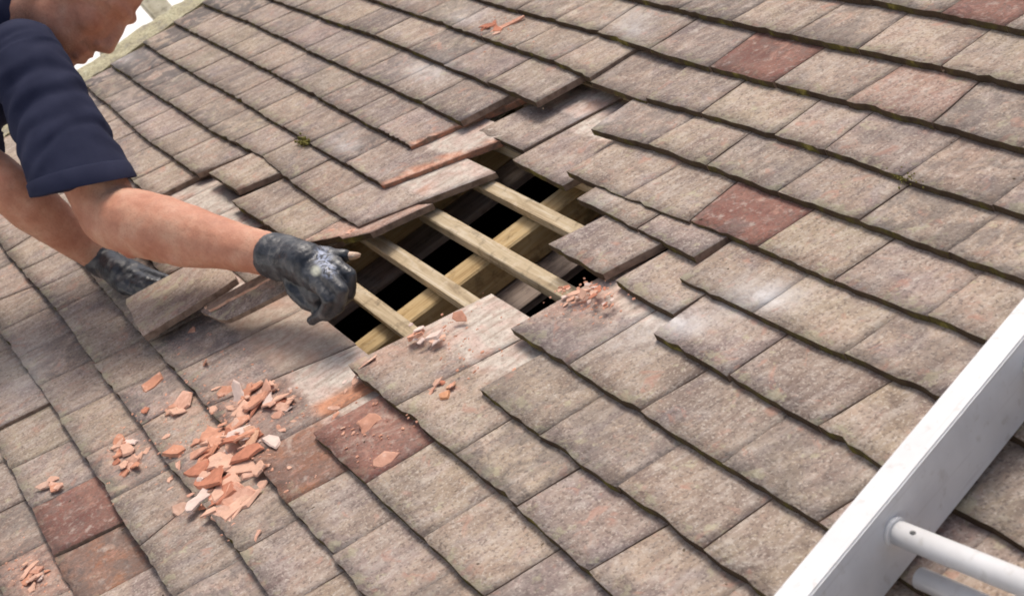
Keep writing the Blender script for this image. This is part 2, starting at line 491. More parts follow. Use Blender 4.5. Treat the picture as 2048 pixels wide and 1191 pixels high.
def tile_bm(bm, uL, vL, uR, vR, sL, sR, org, seed, length=TL, dn=0.0, roll=0.0, pitch=0.0, nu=9, nv=5,
            rag=0.0008, right_spall=0.0, low_rag=0.0, attr=None, stain=0.0):
    """one tile: thin slab with a cambered, slightly uneven top and nibbled edges"""
    rs = random.Random(seed)
    ly = bm.verts.layers.float.get('spall') or bm.verts.layers.float.new('spall')
    lb = bm.verts.layers.float.get('band') or bm.verts.layers.float.new('band')
    lw = bm.verts.layers.float.get('brown') or bm.verts.layers.float.new('brown')
    ldu = bm.verts.layers.float.get('dust') or bm.verts.layers.float.new('dust')
    lbl = bm.verts.layers.float.get('bleach') or bm.verts.layers.float.new('bleach')
    lst = bm.verts.layers.float.get('stain') or bm.verts.layers.float.new('stain')
    camber = rs.uniform(0.0004, 0.0008)
    chips = [(rs.random(), rs.uniform(0.0015, 0.004)) for _ in range(rs.choice((0, 0, 0, 1, 1)))]
    top, bot = {}, {}
    for j in range(nv + 1):
        fy = j / nv
        fy = fy ** 1.25
        for i in range(nu + 1):
            fx = i / nu
            ul = uL + sL * length * fy
            ur = uR + sR * length * fy
            v_ = (vL + (vR - vL) * fx) + length * fy
            u_ = ul + (ur - ul) * fx
            if j == 0:
                v_ += rs.gauss(0, rag) + rs.uniform(-1, 1) * low_rag
                for cp, cd in chips:
                    if abs(fx - cp) < 0.6 / nu: v_ += cd
                if i in (0, nu): v_ += rs.uniform(0.0, 0.0013)
            if i in (0, nu): u_ += rs.gauss(0, rag * 0.25)
            y = length * fy
            n_ = dn - 0.12 * y + camber * (1 - (2 * y / TL - 1) ** 2) - camber * 0.0 + rs.gauss(0, 0.00035)
            n_ += roll * (fx - 0.5) + pitch * y
            sp = 0.0
            if right_spall > 0:
                wid = (ur - ul)
                dist = (1 - fx) * wid
                lim = right_spall * (0.6 + 1.5 * noise.noise((seed * 3.1, fy * 11, 0)))
                if dist < lim:
                    sp = 1.0
                    n_ -= 0.004
            p = (u_ - org[0], v_ - org[1], n_ - org[2])
            a = bm.verts.new(p)
            a[ly] = sp
            a[lst] = stain
            if fy < 0.7:
                a[ldu] = spots(DUST, (u_, v_, n_)); a[lbl] = spots(BLEACH, (u_, v_, n_))
            if attr:
                b_, w_ = attr(fx, y)
                a[lb] = b_; a[lw] = w_
            top[i, j] = a
            if i in (0, nu) or j in (0, nv):
                bb = bm.verts.new((p[0], p[1], p[2] - TT))
                bb[ly] = sp
                bot[i, j] = bb
    for j in range(nv):
        for i in range(nu):
            f = bm.faces.new((top[i, j], top[i + 1, j], top[i + 1, j + 1], top[i, j + 1]))
            f.material_index = 0; f.smooth = True
    for i in range(nu):
        bm.faces.new((top[i + 1, 0], top[i, 0], bot[i, 0], bot[i + 1, 0])).material_index = 1
        bm.faces.new((top[i, nv], top[i + 1, nv], bot[i + 1, nv], bot[i, nv])).material_index = 2
    for j in range(nv):
        bm.faces.new((top[0, j], top[0, j + 1], bot[0, j + 1], bot[0, j])).material_index = 2
        bm.faces.new((top[nu, j + 1], top[nu, j], bot[nu, j], bot[nu, j + 1])).material_index = 2
    ring = [bot[i, 0] for i in range(nu + 1)] + [bot[nu, j] for j in range(1, nv + 1)] + [bot[i, nv] for i in range(nu - 1, -1, -1)] + [bot[0, j] for j in range(nv - 1, 0, -1)]
    bm.faces.new(list(reversed(ring))).material_index = 2

DUST = [(450, 920, 75, 80, 0.9), (510, 800, 80, 40, 0.8), (250, 915, 45, 50, 0.7), (1165, 595, 70, 35, 0.9), (860, 675, 80, 35, 0.6), (740, 850, 50, 40, 0.4), (890, 790, 40, 35, 0.5), (360, 820, 50, 30, 0.7), (365, 1020, 40, 30, 0.5), (60, 1140, 80, 45, 0.7), (690, 470, 50, 20, 0.6), (600, 680, 80, 40, 0.55), (735, 720, 30, 18, 0.7), (1640, 660, 45, 22, 0.35), (1930, 330, 35, 25, 0.4)]
BLEACH = [(1530, 595, 75, 28, 0.9), (1370, 640, 75, 26, 0.9), (1230, 690, 70, 30, 0.35), (1195, 220, 35, 25, 0.8), (1265, 50, 35, 30, 0.5), (865, 140, 45, 22, 0.7), (690, 285, 25, 20, 0.6), (960, 620, 70, 35, 0.6), (1200, 400, 30, 15, 0.5), (930, 30, 30, 15, 0.5), (230, 115, 40, 14, 0.5), (50, 740, 50, 60, 0.35)]
def spots(tab, p):
    q = project(p)
    if q is None: return 0.0
    t = 0.0
    for cx, cy, ax, ay, k in tab:
        d = ((q[0] - cx) / ax) ** 2 + ((q[1] - cy) / ay) ** 2
        if d < 4: t = max(t, k * math.exp(-d))
    return t
tile_count = 0
outer = {}
def lay(uL, vL, uR, vR, sL, sR, mat='tile', **kw):
    """lay one tile; in view it is a part of its own, outside the view it joins the outer tiles"""
    global tile_count
    seed = hash((round(uL, 3), round(vL, 3))) & 0xffff
    dn = kw.get('dn', 0)
    gl, gr = kw.pop('gaps', (0.0006, 0.0006))
    uL += gl; uR -= gr
    L = kw.get('length', TL)
    c = [(uL, vL, dn), (uR, vR, dn), (uL + sL * .1, vL + .1, dn), (uR + sR * .1, vR + .1, dn)]
    if not kw.pop('force', False) and not in_frame(c):
        bm = outer.setdefault(mat, bmesh.new())
        kw.update(nu=2, nv=1)
        tile_bm(bm, uL, vL, uR, vR, sL, sR, (0, 0, 0), seed, **kw)
        return
    org = ((uL + uR) / 2, (vL + vR) / 2, dn)
    bm = bmesh.new()
    tile_bm(bm, uL, vL, uR, vR, sL, sR, org, seed, **kw)
    me = mesh('roof_tile', bm, [M[mat], M['edge'], M['side']])
    tile_count += 1
    return link('roof_tile', me, roof, org)

TW = 0.168
def pick(seed):
    r = random.Random(seed).random()
    return 'tile' if r < 0.48 else 'tile2' if r < 0.74 else 'tile3'

def J(b, t=None, k=None):
    """a joint from its traced bottom and top points -> (u, skew or None)"""
    p = on(*b)
    if t is None: return (p.x, None)
    q = on(*t)
    s = (q.x - p.x) / max(0.02, q.y - p.y)
    return (p.x, max(-0.3, min(0.5, s)))

SPECIAL = {}
def run(k, joints, left_ext=False, right_ext=False, **kw):
    js = list(joints)
    js.sort(key=lambda j: j[0])
    if left_ext:
        rs = random.Random(k * 13 + 5)
        while js[0][0] - U0 > 0.06:
            u = js[0][0] - TW * rs.uniform(0.985, 1.015)
            if u - U0 < 0.07: u = U0
            js.insert(0, (u, None if u > U0 else -0.08))
    if right_ext:
        rs = random.Random(k * 17 + 3)
        while js[-1][0] < U1:
            js.append((js[-1][0] + TW * rs.uniform(0.985, 1.015), None))
    out = [js[0]]
    for a, b in zip(js, js[1:]):
        wd = b[0] - a[0]
        n = max(1, round(wd / TW)) if wd > 0.235 else 1
        for i in range(1, n):
            out.append((a[0] + wd * i / n + random.Random(k * 91 + i).uniform(-.006, .006), None))
        out.append(b)
    for a, b in zip(out, out[1:]):
        va, vb = vline(k, a[0]), vline(k, b[0])
        sa = a[1] if a[1] is not None else skew0(a[0], va)
        sb = b[1] if b[1] is not None else skew0(b[0], vb)
        seed = hash((k, round(a[0], 2))) & 0xffff
        rs = random.Random(seed)
        args = dict(dn=max(-.0006, rs.gauss(0.0001, 0.00025)), roll=rs.gauss(0, 0.0003), pitch=rs.gauss(0, 0.0015))
        dv = rs.gauss(0, 0.0008)
        ga = 0.0011 if a[1] is not None else rs.choice((-0.0004, -0.0004, -0.0004, 0.0002))
        gb_ = 0.0011 if b[1] is not None else -0.0004
        args['gaps'] = (ga, gb_)
        args.update(kw)
        if a[0] < U0 + 0.05 and k < 12: args['stain'] = 1.0
        elif a[0] < U0 + 0.25 and k < 12: args['stain'] = rs.choice((0.0, 0.5, 0.9))
        else: args['stain'] = rs.choice((0, 0, 0.15, 0.35, 0.55))
        mat = pick(seed)
        mid = on_mid(a[0], b[0], k)
        for key, (m_, extra) in SPECIAL.items():
            if key[0] == k and a[0] < key[1] < b[0]:
                mat = m_ or mat
                args.update(extra)
        dv += args.pop('dv', 0.0)
        lay(a[0], va + dv, b[0], vb + dv, sa, sb, mat, **args)

def on_mid(a, b, k): return (a + b) / 2
def sp(k, x, y, mat=None, **kw):       # a tile singled out by a point on it
    SPECIAL[(k, on(x, y).x)] = (mat, kw)

# tiles with a look of their own
sp(2, 1500, 135, 'red'); sp(5, 1450, 445, 'red'); sp(2, 1740, 190, 'pink'); sp(0, 1960, 20, 'red')
sp(11, 690, 915, 'red'); sp(15, 90, 1050, 'red'); sp(15, 150, 1160, 'orange', dn=-0.004)
sp(8, 1080, 680, 'tile2'); sp(12, 570, 1000, None)
sp(3, 1240, 165, None, dn=-0.006)
sp(15, -20, 860, 'tile2', dn=0.006)
sp(11, 800, 1010, 'tile3')
sp(12, 545, 960, 'orange')
sp(16, 40, 1120, 'pink'); sp(3, 1600, 265, 'tile2'); sp(4, 1480, 330, 'tile2')
sp(4, 1020, 170, 'tile3')

def band12(fx, y): return ((1.0 if fx > 0.72 and y > 0.1 else 0.0), 0.0)
def brown12(fx, y): return (0.0, 0.5)
sp(12, 455, 850, 'pink', attr=band12)
sp(12, 325, 712, 'tile2', attr=brown12); sp(12, 385, 775, 'tile2', attr=brown12)

for k in (-3, -2, -1):
    run(k, [(U0, -0.08), (U0 + TW * (0.5 if k % 2 else 1.0), None)], False, True)
run(0, [J((1882, 26)), J((2011, 52))], True, True)
run(1, [J((1716, 98), (1799, 24)), J((1880, 134), (1971, 50))], True, True)
run(2, [J((1198, 62), (1256, 12)), J((1302, 97), (1381, 33)), J((1421, 132), (1499, 60)), J((1548, 164), (1634, 91)), J((1696, 199)), J((1869, 243), (1911, 197))], True, True)
run(3, [J((907, 50), (967, 10)), J((962, 73), (1030, 32)), J((1182, 154), (1254, 97)), J((1299, 190), (1362, 130)), J((1401, 226), (1470, 164)), J((1550, 268), (1620, 203)), J((1648, 300), (1705, 245))], True, True)
run(4, [J((750, 70), (818, 27)), J((975, 164), (1040, 119)), J((1073, 205), (1153, 148))], True)
run(4, [J((1180, 259), (1237, 208)), J((1414, 330), (1480, 270)), J((1554, 383), (1630, 320)), J((1718, 440), (1808, 363))], False, True)
run(5, [J((848, 202), (914, 157)), J((921, 244), (1005, 187))], True)
run(5, [J((1131, 342), (1216, 280)), J((1250, 393)), J((1382, 440), (1455, 365)), J((1514, 494), (1612, 415)), J((1667, 560), (1750, 490))], False, True)
sp(6, 770, 262, None, right_spall=0.020, nu=22, nv=14)
run(6, [J((700, 226)), (on(820, 290).x, 0.30)], True)
run(6, [J((1356, 556), (1420, 500)), J((1505, 627)), J((1688, 706))], False, True)
sp(7, 720, 340, None, right_spall=0.026, nu=22, nv=14)
run(7, [(on(620, 286).x, None), (on(766, 368).x, 0.42)], True)
run(7, [J((1307, 665), (1385, 595)), J((1455, 751), (1510, 705)), J((1635, 853), (1775, 749))], False, True)
run(8, [J((521, 315), (570, 283)), J((578, 362), (663, 306)), (on(715, 453).x, 0.40)], True)
run(8, [J((1022, 655), (1175, 545)), J((1136, 729), (1190, 688)), J((1279, 822), (1397, 734)), J((1638, 1041), (1755, 952))], False, True)
run(9, [J((302, 284), (355, 255)), J((394, 348), (482, 303))], True)
run(9, [J((461, 403), (520, 370)), J((600, 484), (655, 446))])
run(9, [J((959, 777), (1040, 720)), J((1407, 1096), (1527, 992))], False, True)
run(10, [(-3.225, 0.1)], True)
run(10, [(-3.19, 0.1), (-2.60, 0.1)], dn=-0.02)
run(10, [J((694, 730), (935, 578)), J((791, 812), (1022, 659)), J((911, 907), (980, 855)), J((1033, 1012), (1154, 923)), J((1190, 1130), (1310, 1045))], False, True)
run(11, [(-2.84, 0.12)], True)
run(11, [J((626, 864), (722, 795)), J((735, 964), (850, 877)), J((852, 1070)), J((970, 1191), (1110, 1085))], False, True)
run(12, [(on(298, 684).x, 0.13), J((417, 812), (694, 662)), J((505, 912)), ], True, True)
run(13, [J((14, 503), (45, 478)), J((283, 850), (382, 779))], True, True)
run(14, [J((-42, 620), (35, 580)), J((281, 1090), (330, 1040))], True, True)
run(15, [J((25, 935), (139, 868)), J((109, 1108), (238, 1031))], True, True)
for k in range(16, 27):
    run(k, [(U0, 0.0), (U0 + TW * (0.5 if k % 2 else 1.0), None)], False, True)

# the tiles round the hole that have slid, sunk or broken
def slab(pts_low, s, v=None, mat='tile', **kw):
    (xa, ya), (xb, yb) = pts_low
    n = kw.get('dn', 0.0)
    a, b = on(xa, ya, n), on(xb, yb, n)
    lay(a.x, a.y, b.x, b.y, s[0], s[1], mat, force=True, **kw)
slab([(955, 263), (1046, 300)], (0.1, 0.1), dn=-0.024, mat='tile2', attr=lambda fx, y: (0, 0))
slab([(1024, 320), (1126, 372)], (0.05, 0.05), dn=-0.024, mat='tile2')
slab([(1154, 396), (1272, 456)], (0.03, 0.03), mat='tile')
slab([(1274, 457), (1388, 514)], (0.03, 0.03), mat='tile2')
slab([(1097, 488), (1204, 549)], (0.16, 0.16), mat='tile2', dn=0.003)
slab([(1228, 562), (1345, 628)], (0.05, 0.03), mat='tile', dn=-0.002)
slab([(417, 345), (473, 381)], (0.25, 0.40), mat='tile3', dn=0.006)
# spalled, broken tile in the black gap under the last whole tiles
a, b = on(640, 497), on(748, 441)
lay(-2.60, -0.885, -2.455, -0.800, 0.1, 0.2, 'spalled', force=True, length=0.12, low_rag=0.006, nu=9, dn=-0.001)
# torn strips of clay beside the ends of the courses above the hole
def strip(name, px, w_, th, n0, mat, seed):
    rs = random.Random(seed)
    bm = bmesh.new()
    P = [on(x, y, n0) for x, y in px]
    o = P[0].copy()
    seg = 7
    L_, R_ = [], []
    for i in range(seg + 1):
        f = i / seg
        c = P[0].lerp(P[1], f)
        d = (P[1] - P[0]).normalized()
        side = Vector((d.y, -d.x, 0))
        ww = w_ * (0.6 + 0.7 * rs.random()) * (1 - 0.5 * abs(2 * f - 1) ** 3)
        L_.append(c - side * ww * 0.5 - o + Vector((0, 0, rs.uniform(-.001, .001))))
        R_.append(c + side * ww * 0.5 - o + Vector((0, 0, rs.uniform(-.002, .0))))
    lv = [bm.verts.new(p) for p in L_]; rv = [bm.verts.new(p) for p in R_]
    lb = [bm.verts.new(p - Vector((0, 0, th))) for p in L_]; rb = [bm.verts.new(p - Vector((0, 0, th))) for p in R_]
    for i in range(seg):
        bm.faces.new((lv[i], rv[i], rv[i + 1], lv[i + 1]))
        bm.faces.new((rv[i], rb[i], rb[i + 1], rv[i + 1]))
        bm.faces.new((lb[i], lv[i], lv[i + 1], lb[i + 1]))
        bm.faces.new((rb[i], lb[i], lb[i + 1], rb[i + 1]))
    bm.faces.new((lv[0], lb[0], rb[0], rv[0])); bm.faces.new((lv[-1], rv[-1], rb[-1], lb[-1]))
    return link(name, mesh(name, bm, mat), roof, o)
strip('torn_tile_edge', [(966, 72), (1048, 31)], 0.014, 0.004, -0.002, M['chip'], 8)

for mat, bm in outer.items():
    o = link('outer_tile', mesh('outer_tile', bm, [M[mat], M['edge'], M['side']]), roof)
    tagit(o, kind='stuff')

# battens, rafters, board, loft
def bar(name, a, b, w_, h, top, mat, parent, wob=0.0, seed=0):
    """a length of timber from a to b (roof plane), its top at height top"""
    rs = random.Random(seed)
    a = Vector((a[0], a[1], 0)); b = Vector((b[0], b[1], 0))
    d = b - a
    L_ = d.length
    bm = bmesh.new()
    box(bm, (0, -w_ / 2, -h), (L_, w_ / 2, 0))
    bmesh.ops.bisect_plane(bm, geom=bm.verts[:] + bm.edges[:] + bm.faces[:], plane_co=(L_ / 2, 0, 0), plane_no=(1, 0, 0))
    bmesh.ops.bevel(bm, geom=bm.edges[:], offset=min(w_, h) * 0.06, segments=1, affect='EDGES')
    for v in bm.verts:
        v.co += Vector((0, rs.gauss(0, wob), rs.gauss(0, wob)))
    o = link(name, mesh(name, bm, mat), parent, (a.x, a.y, top))
    o.rotation_euler.z = math.atan2(d.y, d.x)
    return o
for k in range(3, 13):
    v = -G * k + 0.218
    if k == 8: ends = (-2.49, U1)
    elif k == 7: ends = (U0 + 0.05, U1)
    elif k == 9: ends = (-2.51, U1)
    else: ends = (U0 + 0.05, U1)
    v += {7: 0.0, 8: 0.001, 9: -0.002, 10: -0.0, 11: 0.002}.get(k, 0)
    wv = {7: 0.028, 8: 0.024, 9: 0.027, 10: 0.025, 11: 0.024}.get(k, 0.027)
    bar('batten', (ends[0], v + 0.002), (ends[1], v - 0.004), wv, 0.022, -0.0445, M['batten'], roof, 0.0009, k)
for q in range(-5, 9):
    u = -2.268 + 0.375 * q
    if not U0 + 0.2 < u < U1 - 0.1: continue
    bar('rafter', (u, -2.55), (u, 0.35), 0.060, 0.058, -0.0685, M['rafter'], roof, 0.0005, q + 60)
    bar('ceiling_board', (u + 0.066, -2.5), (u + 0.066, 0.3), 0.088, 0.014, -0.128, M['dark_wood'], roof, 0.0005, q + 90)
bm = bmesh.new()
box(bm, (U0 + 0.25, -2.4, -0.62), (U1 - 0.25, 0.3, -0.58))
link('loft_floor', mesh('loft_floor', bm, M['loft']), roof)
# house walls under the roof, in world coordinates turned into the roof frame
RI = RM.inverted()
def wallbox(name, pts, mat):
    bm = bmesh.new()
    vs = [bm.verts.new(RI @ Vector(p)) for p in pts]
    for f in ((0, 1, 2, 3), (7, 6, 5, 4), (0, 4, 5, 1), (1, 5, 6, 2), (2, 6, 7, 3), (3, 7, 4, 0)):
        bm.faces.new([vs[i] for i in f])
    bmesh.ops.recalc_face_normals(bm, faces=bm.faces)
    return link(name, mesh(name, bm, mat), roof)
def rz(v, n): p = RM @ Vector((0, v, n)); return p.y, p.z
ya, za = rz(-2.45, -0.20); yb, zb = rz(0.35, -0.20)
for x0, x1 in ((U0 - 0.02, U0 + 0.22), (U1 - 0.2, U1)):
    wallbox('gable_wall', [(x0, ya, 0.0), (x1, ya, 0.0), (x1, yb, 0.0), (x0, yb, 0.0), (x0, ya, za), (x1, ya, za), (x1, yb, zb), (x0, yb, zb)], M['wall'])
wallbox('front_wall', [(U0 + 0.22, ya, 0), (U1 - 0.2, ya, 0), (U1 - 0.2, ya + 0.22, 0), (U0 + 0.22, ya + 0.22, 0), (U0 + 0.22, ya, za), (U1 - 0.2, ya, za), (U1 - 0.2, ya + 0.22, za), (U0 + 0.22, ya + 0.22, za)], M['wall'])
wallbox('back_wall', [(U0 + 0.22, yb - 0.2, 0), (U1 - 0.2, yb - 0.2, 0), (U1 - 0.2, yb, 0), (U0 + 0.22, yb, 0), (U0 + 0.22, yb - 0.2, zb - .15), (U1 - 0.2, yb - 0.2, zb - .15), (U1 - 0.2, yb, zb), (U0 + 0.22, yb, zb)], M['wall'])

# verge: lumpy mortar fillet grown over with yellow lichen
bm = bmesh.new()
nu_, nv_ = 10, 120
gv = {}
for j in range(nv_ + 1):
    v = -2.6 + 3.0 * j / nv_
    e = 0.018 * noise.noise((v * 14, 3.3, 0)) + 0.012 * noise.noise((v * 40, 1.3, 0))
    for i in range(nu_ + 1):
        f = i / nu_
        u = U0 - 0.004 - (0.135 + e) * f
        n = -0.004 + 0.010 * math.sin(f * 2.6) + 0.008 * noise.noise((u * 30, v * 30, 0)) - 0.05 * max(0, f - 0.8) ** 1.0 * 3
        gv[i, j] = bm.verts.new((u, v, n))
for j in range(nv_):
    for i in range(nu_):
        bm.faces.new((gv[i + 1, j], gv[i, j], gv[i, j + 1], gv[i + 1, j + 1]))
for j in range(nv_):
    a_, b_ = gv[nu_, j], gv[nu_, j + 1]
    c_ = bm.verts.new(a_.co - Vector((0, 0, 0.05))); d_ = bm.verts.new(b_.co - Vector((0, 0, 0.05)))
    bm.faces.new((a_, b_, d_, c_))
link('verge_mortar', mesh('verge_mortar', bm, M['verge'], True), roof)

# moss
def moss(px, r, seed, n=70, mr=0.003):
    rs = random.Random(seed)
    c = on(*px)
    bm = bmesh.new()
    for _ in range(n):
        p = Vector((rs.gauss(0, r), rs.gauss(0, r * 0.35), abs(rs.gauss(0, r * 0.35))))
        bmesh.ops.create_icosphere(bm, subdivisions=1, radius=rs.uniform(0.4, 1.1) * mr, matrix=Matrix.Translation(p) @ Matrix.Diagonal((1, 1, rs.uniform(0.7, 1.6), 1)))
    o = link('moss_clump', mesh('moss_clump', bm, M['moss'], True), roof, c + Vector((0, 0, -0.004)))
moss((607, 282), 0.013, 1, 90)
moss((1812, 357), 0.016, 2, 40, 0.0015)
# ------------------------------------------------------------------ prop beyond the verge
pole_top = far(205, -75, 5.3)
foot_w = RM @ pole_top
foot_w.z = 0.0
foot = RI @ foot_w
sc = empty('scaffold', foot)
tagit(sc, 'beige scaffold brace and pole standing beyond the roof verge', 'scaffold')
def timber(name, a, b, w_, h_):
    bm = bmesh.new()
    L_ = (b - a).length
    box(bm, (-w_, -h_, 0), (w_, h_, L_))
    bmesh.ops.bevel(bm, geom=bm.edges[:], offset=0.004, segments=1, affect='EDGES')
    q = (b - a).to_track_quat('Z', 'Y').to_matrix()
    for v in bm.verts: v.co = q @ v.co + a - foot
    link(name, mesh(name, bm, M['prop']), sc)
timber('standard', foot, pole_top + (pole_top - foot) * 0.05, 0.026, 0.026)
timber('brace', far(205, -105, 5.24), far(345, 48, 4.85), 0.034, 0.020)

# ------------------------------------------------------------------ ladder
ldir = Vector((-0.214, 1, 0)).normalized()
lside = Vector((1, 0.214, 0)).normalized()
lb = Vector((-1.072, -0.81, 0.0)) + lside * 0.002 + Vector((0, 0, 0.003))   # foot of the near rail's inner face
lad = empty('ladder', lb)
tagit(lad, 'white metal ladder lying up the roof tiles at the right', 'ladder')
lad.matrix_world = RM @ Matrix.Translation(lb) @ Matrix.Rotation(math.atan2(0.214, 1), 4, 'Z')
RW, RH, SP = 0.036, 0.083, 0.40
def rail(x0, sgn):
    bm = bmesh.new()
    box(bm, (x0 - RW, -2.2, 0), (x0, 1.9, RH))
    bmesh.ops.bevel(bm, geom=bm.edges[:], offset=0.0018, segments=2, affect='EDGES')
    return link('side_rail', mesh('side_rail', bm, M['white']), lad)
rail(0, 1); rail(SP + RW, 1)
def cyl(bm, a, b, r, seg=20, r2=None):
    a = Vector(a); b = Vector(b)
    L_ = (b - a).length
    q = (b - a).to_track_quat('Z', 'Y').to_matrix().to_4x4()
    bmesh.ops.create_cone(bm, cap_ends=True, segments=seg, radius1=r, radius2=r if r2 is None else r2, depth=L_, matrix=Matrix.Translation((a + b) / 2) @ q)
rung_y = 0.030
for k in range(-8, 8):
    y = rung_y + k * 0.25
    if not -2.1 < y < 1.85: continue
    bm = bmesh.new()
    cyl(bm, (-0.004, y, 0.050), (SP + 0.004, y - 0.024, 0.050), 0.0125, 24)
    cyl(bm, (-0.001, y, 0.050), (0.006, y - 0.0004, 0.050), 0.0150, 24)
    o = link('rung', mesh('rung', bm, M['white'], False), lad)
    for p in o.data.polygons: p.use_smooth = len(p.vertices) == 4
    if k == 0:
        bm = bmesh.new()
        bmesh.ops.create_uvsphere(bm, u_segments=12, v_segments=8, radius=0.0032, matrix=Matrix.Translation((0.030, y - 0.003, 0.0622)) @ Matrix.Diagonal((1.2, 0.8, 0.25, 1)))
        link('rivet_hole', mesh('rivet_hole', bm, M['hole'], True), o)
bm = bmesh.new()
cyl(bm, (0.030, 0.012, 0.0135), (SP - 0.012, -0.010, 0.0135), 0.011, 20)
o = link('brace_bar', mesh('brace_bar', bm, M['white']), lad)
for p in o.data.polygons: p.use_smooth = len(p.vertices) == 4

# ------------------------------------------------------------------ loose tiles and broken pieces
def loose_tile(name, corners, th, label, cat, mats, layers=1, seed=0, group=None):
    """corners: four roof-frame points (lower-left, lower-right, upper-right, upper-left) of the top face"""
    rs = random.Random(seed)
    P = [Vector(c) for c in corners]
    o = (P[0] + P[1] + P[2] + P[3]) / 4
    nrm = (P[1] - P[0]).cross(P[3] - P[0]).normalized()
    root = None
    bm = bmesh.new()
    ly = bm.verts.layers.float.new('spall')
    n1 = 8
    for L in range(layers):
        off = nrm * (-L * th * 1.15)
        sh = (P[1] - P[0]) * (0.04 * L) + (P[0] - P[3]) * (0.05 * L)
        tv, bv = [], []
        ring = []
        for s_ in range(4):
            A, B = P[s_], P[(s_ + 1) % 4]
            for i in range(n1):
                c = A.lerp(B, i / n1)
                j = Vector((rs.gauss(0, .0012), rs.gauss(0, .0012), 0)) if i else Vector((0, 0, 0)) + (o - A).normalized() * rs.uniform(.001, .005)
                ring.append(c + j + off + sh - o)
        tv = [bm.verts.new(p) for p in ring]
        bv = [bm.verts.new(p - nrm * th) for p in ring]
        ct = bm.verts.new(sum(ring, Vector()) / len(ring) + nrm * 0.001)
        for i in range(len(tv)):
            k = (i + 1) % len(tv)
            f = bm.faces.new((tv[i], tv[k], ct)); f.material_index = 0
            bm.faces.new((tv[k], tv[i], bv[i], bv[k])).material_index = 1
        bm.faces.new(list(reversed(bv))).material_index = 1
    ob = link(name, mesh(name, bm, mats), base=o)
    return tagit(ob, label, cat, group)
loose_tile('loose_roof_tile', [on(250, 598, .022), on(284, 674, .030), on(475, 556, .036), on(430, 500, .03)], 0.012,
           'loose tile tipped up and pinned under the gloved left hand', 'roof tile', [M['tile3'], M['side']], 1, 5)
loose_tile('broken_roof_tile', [on(398, 621, .020), on(450, 643, .024), on(612, 560, .050), on(560, 533, .056)], 0.009,
           'broken flaking tile with split layers lying below the working right hand', 'roof tile', [M['tile'], M['side']], 1, 6)
loose_tile('tile_splinter', [on(405, 612, .026), on(418, 620, .030), on(560, 545, .056), on(545, 536, .056)], 0.005,
           'thin tile splinter lying along the top of the flaking broken tile', 'tile splinter', [M['side'], M['chip']], 1, 8)

def chip_mesh(rs, size, th, mats, elong=1.0):
    n = rs.randint(6, 11)
    bm = bmesh.new()
    ang = rs.random() * 6.28
    pts = []
    for i in range(n):
        a = 6.283 * i / n + rs.uniform(-.25, .25)
        r = size * rs.uniform(0.45, 1.05)
        p = Vector((math.cos(a) * r * elong, math.sin(a) * r, 0))
        pts.append(Matrix.Rotation(ang, 3, 'Z') @ p)
    top = [bm.verts.new(p * rs.uniform(0.8, 0.97) + Vector((0, 0, th * rs.uniform(0.75, 1.15)))) for p in pts]
    bot = [bm.verts.new(p) for p in pts]
    c = bm.verts.new(Vector((rs.uniform(-.2, .2) * size, rs.uniform(-.2, .2) * size, th * rs.uniform(0.85, 1.15))))
    for i in range(n):
        k = (i + 1) % n
        bm.faces.new((top[i], top[k], c))
        bm.faces.new((top[k], top[i], bot[i], bot[k]))
    bm.faces.new(list(reversed(bot)))
    return mesh('tile_fragment', bm, mats)

chips = []
def chip(x, y, size, label, group=None, mat='chip', elong=1.0, lift=0.0, th=None, tilt=0.25, seed=0):
    rs = random.Random(seed * 7919 + int(x * 13 + y * 7))
    p = on(x, y, -0.004)
    n = surf(p.x, p.y)
    p = on(x, y, n + lift)
    th = th or min(0.0045, size * rs.uniform(0.10, 0.2))
    me = chip_mesh(rs, size, th, M[mat], elong)
    o = bpy.data.objects.new('tile_fragment', me)
    C.objects.link(o)
    rot = Matrix.Rotation(rs.gauss(0, tilt), 4, 'X') @ Matrix.Rotation(rs.gauss(0, tilt), 4, 'Y')
    o.matrix_world = RM @ Matrix.Translation(p + Vector((0, 0, 0.001))) @ rot
    tagit(o, label, 'tile fragment', group)
    chips.append(o)

# single pieces one can point at
chip(303, 771, 0.019, 'lone orange flake above the dark joint left of the debris heap', elong=1.7, tilt=.15, th=.004, seed=1)
chip(360, 815, 0.026, 'long orange flake leaning in the joint above the debris heap', elong=1.8, tilt=.12, th=.004, seed=2)
chip(350, 905, 0.021, 'square orange red piece just left of the debris heap', elong=1.1, th=.006, seed=3)
chip(548, 884, 0.020, 'pale pink jagged flake at the right end of the debris heap', mat='pale_chip', elong=1.5, th=.003, seed=4)
chip(836, 672, 0.020, 'peach flake, left one of the pair by the hole edge', mat='chip', th=.006, seed=5)
chip(872, 672, 0.018, 'rounded pale flake, right one of the pair by the hole edge', mat='pale_chip', th=.004, seed=6)
chip(920, 634, 0.013, 'small peach flake on the pale tile head beside the hole', elong=1.6, seed=7)
chip(738, 848, 0.016, 'curved orange flake on the dark red brown tile', elong=1.7, tilt=.4, seed=8)
chip(770, 922, 0.015, 'pinkish flake at the lower joint of the red brown tile', elong=1.6, seed=9)
chip(890, 795, 0.015, 'orange flake by itself right of the red brown tile', th=.005, seed=10)
chip(514, 1072, 0.012, 'small pink flake low on the roof below the debris heap', elong=1.5, seed=11)
chip(365, 1020, 0.017, 'orange flake stuck in the joint below the debris heap', seed=12)
chip(410, 728, 0.015, 'thin curled brown flake on the tile under the loose tile', elong=2.4, tilt=.5, seed=13)
chip(385, 662, 0.010, 'tiny orange flake just below the loose tile', seed=14)
chip(740, 722, 0.012, 'bright pink sliver on the tile corner below the hole', elong=2.2, seed=15)
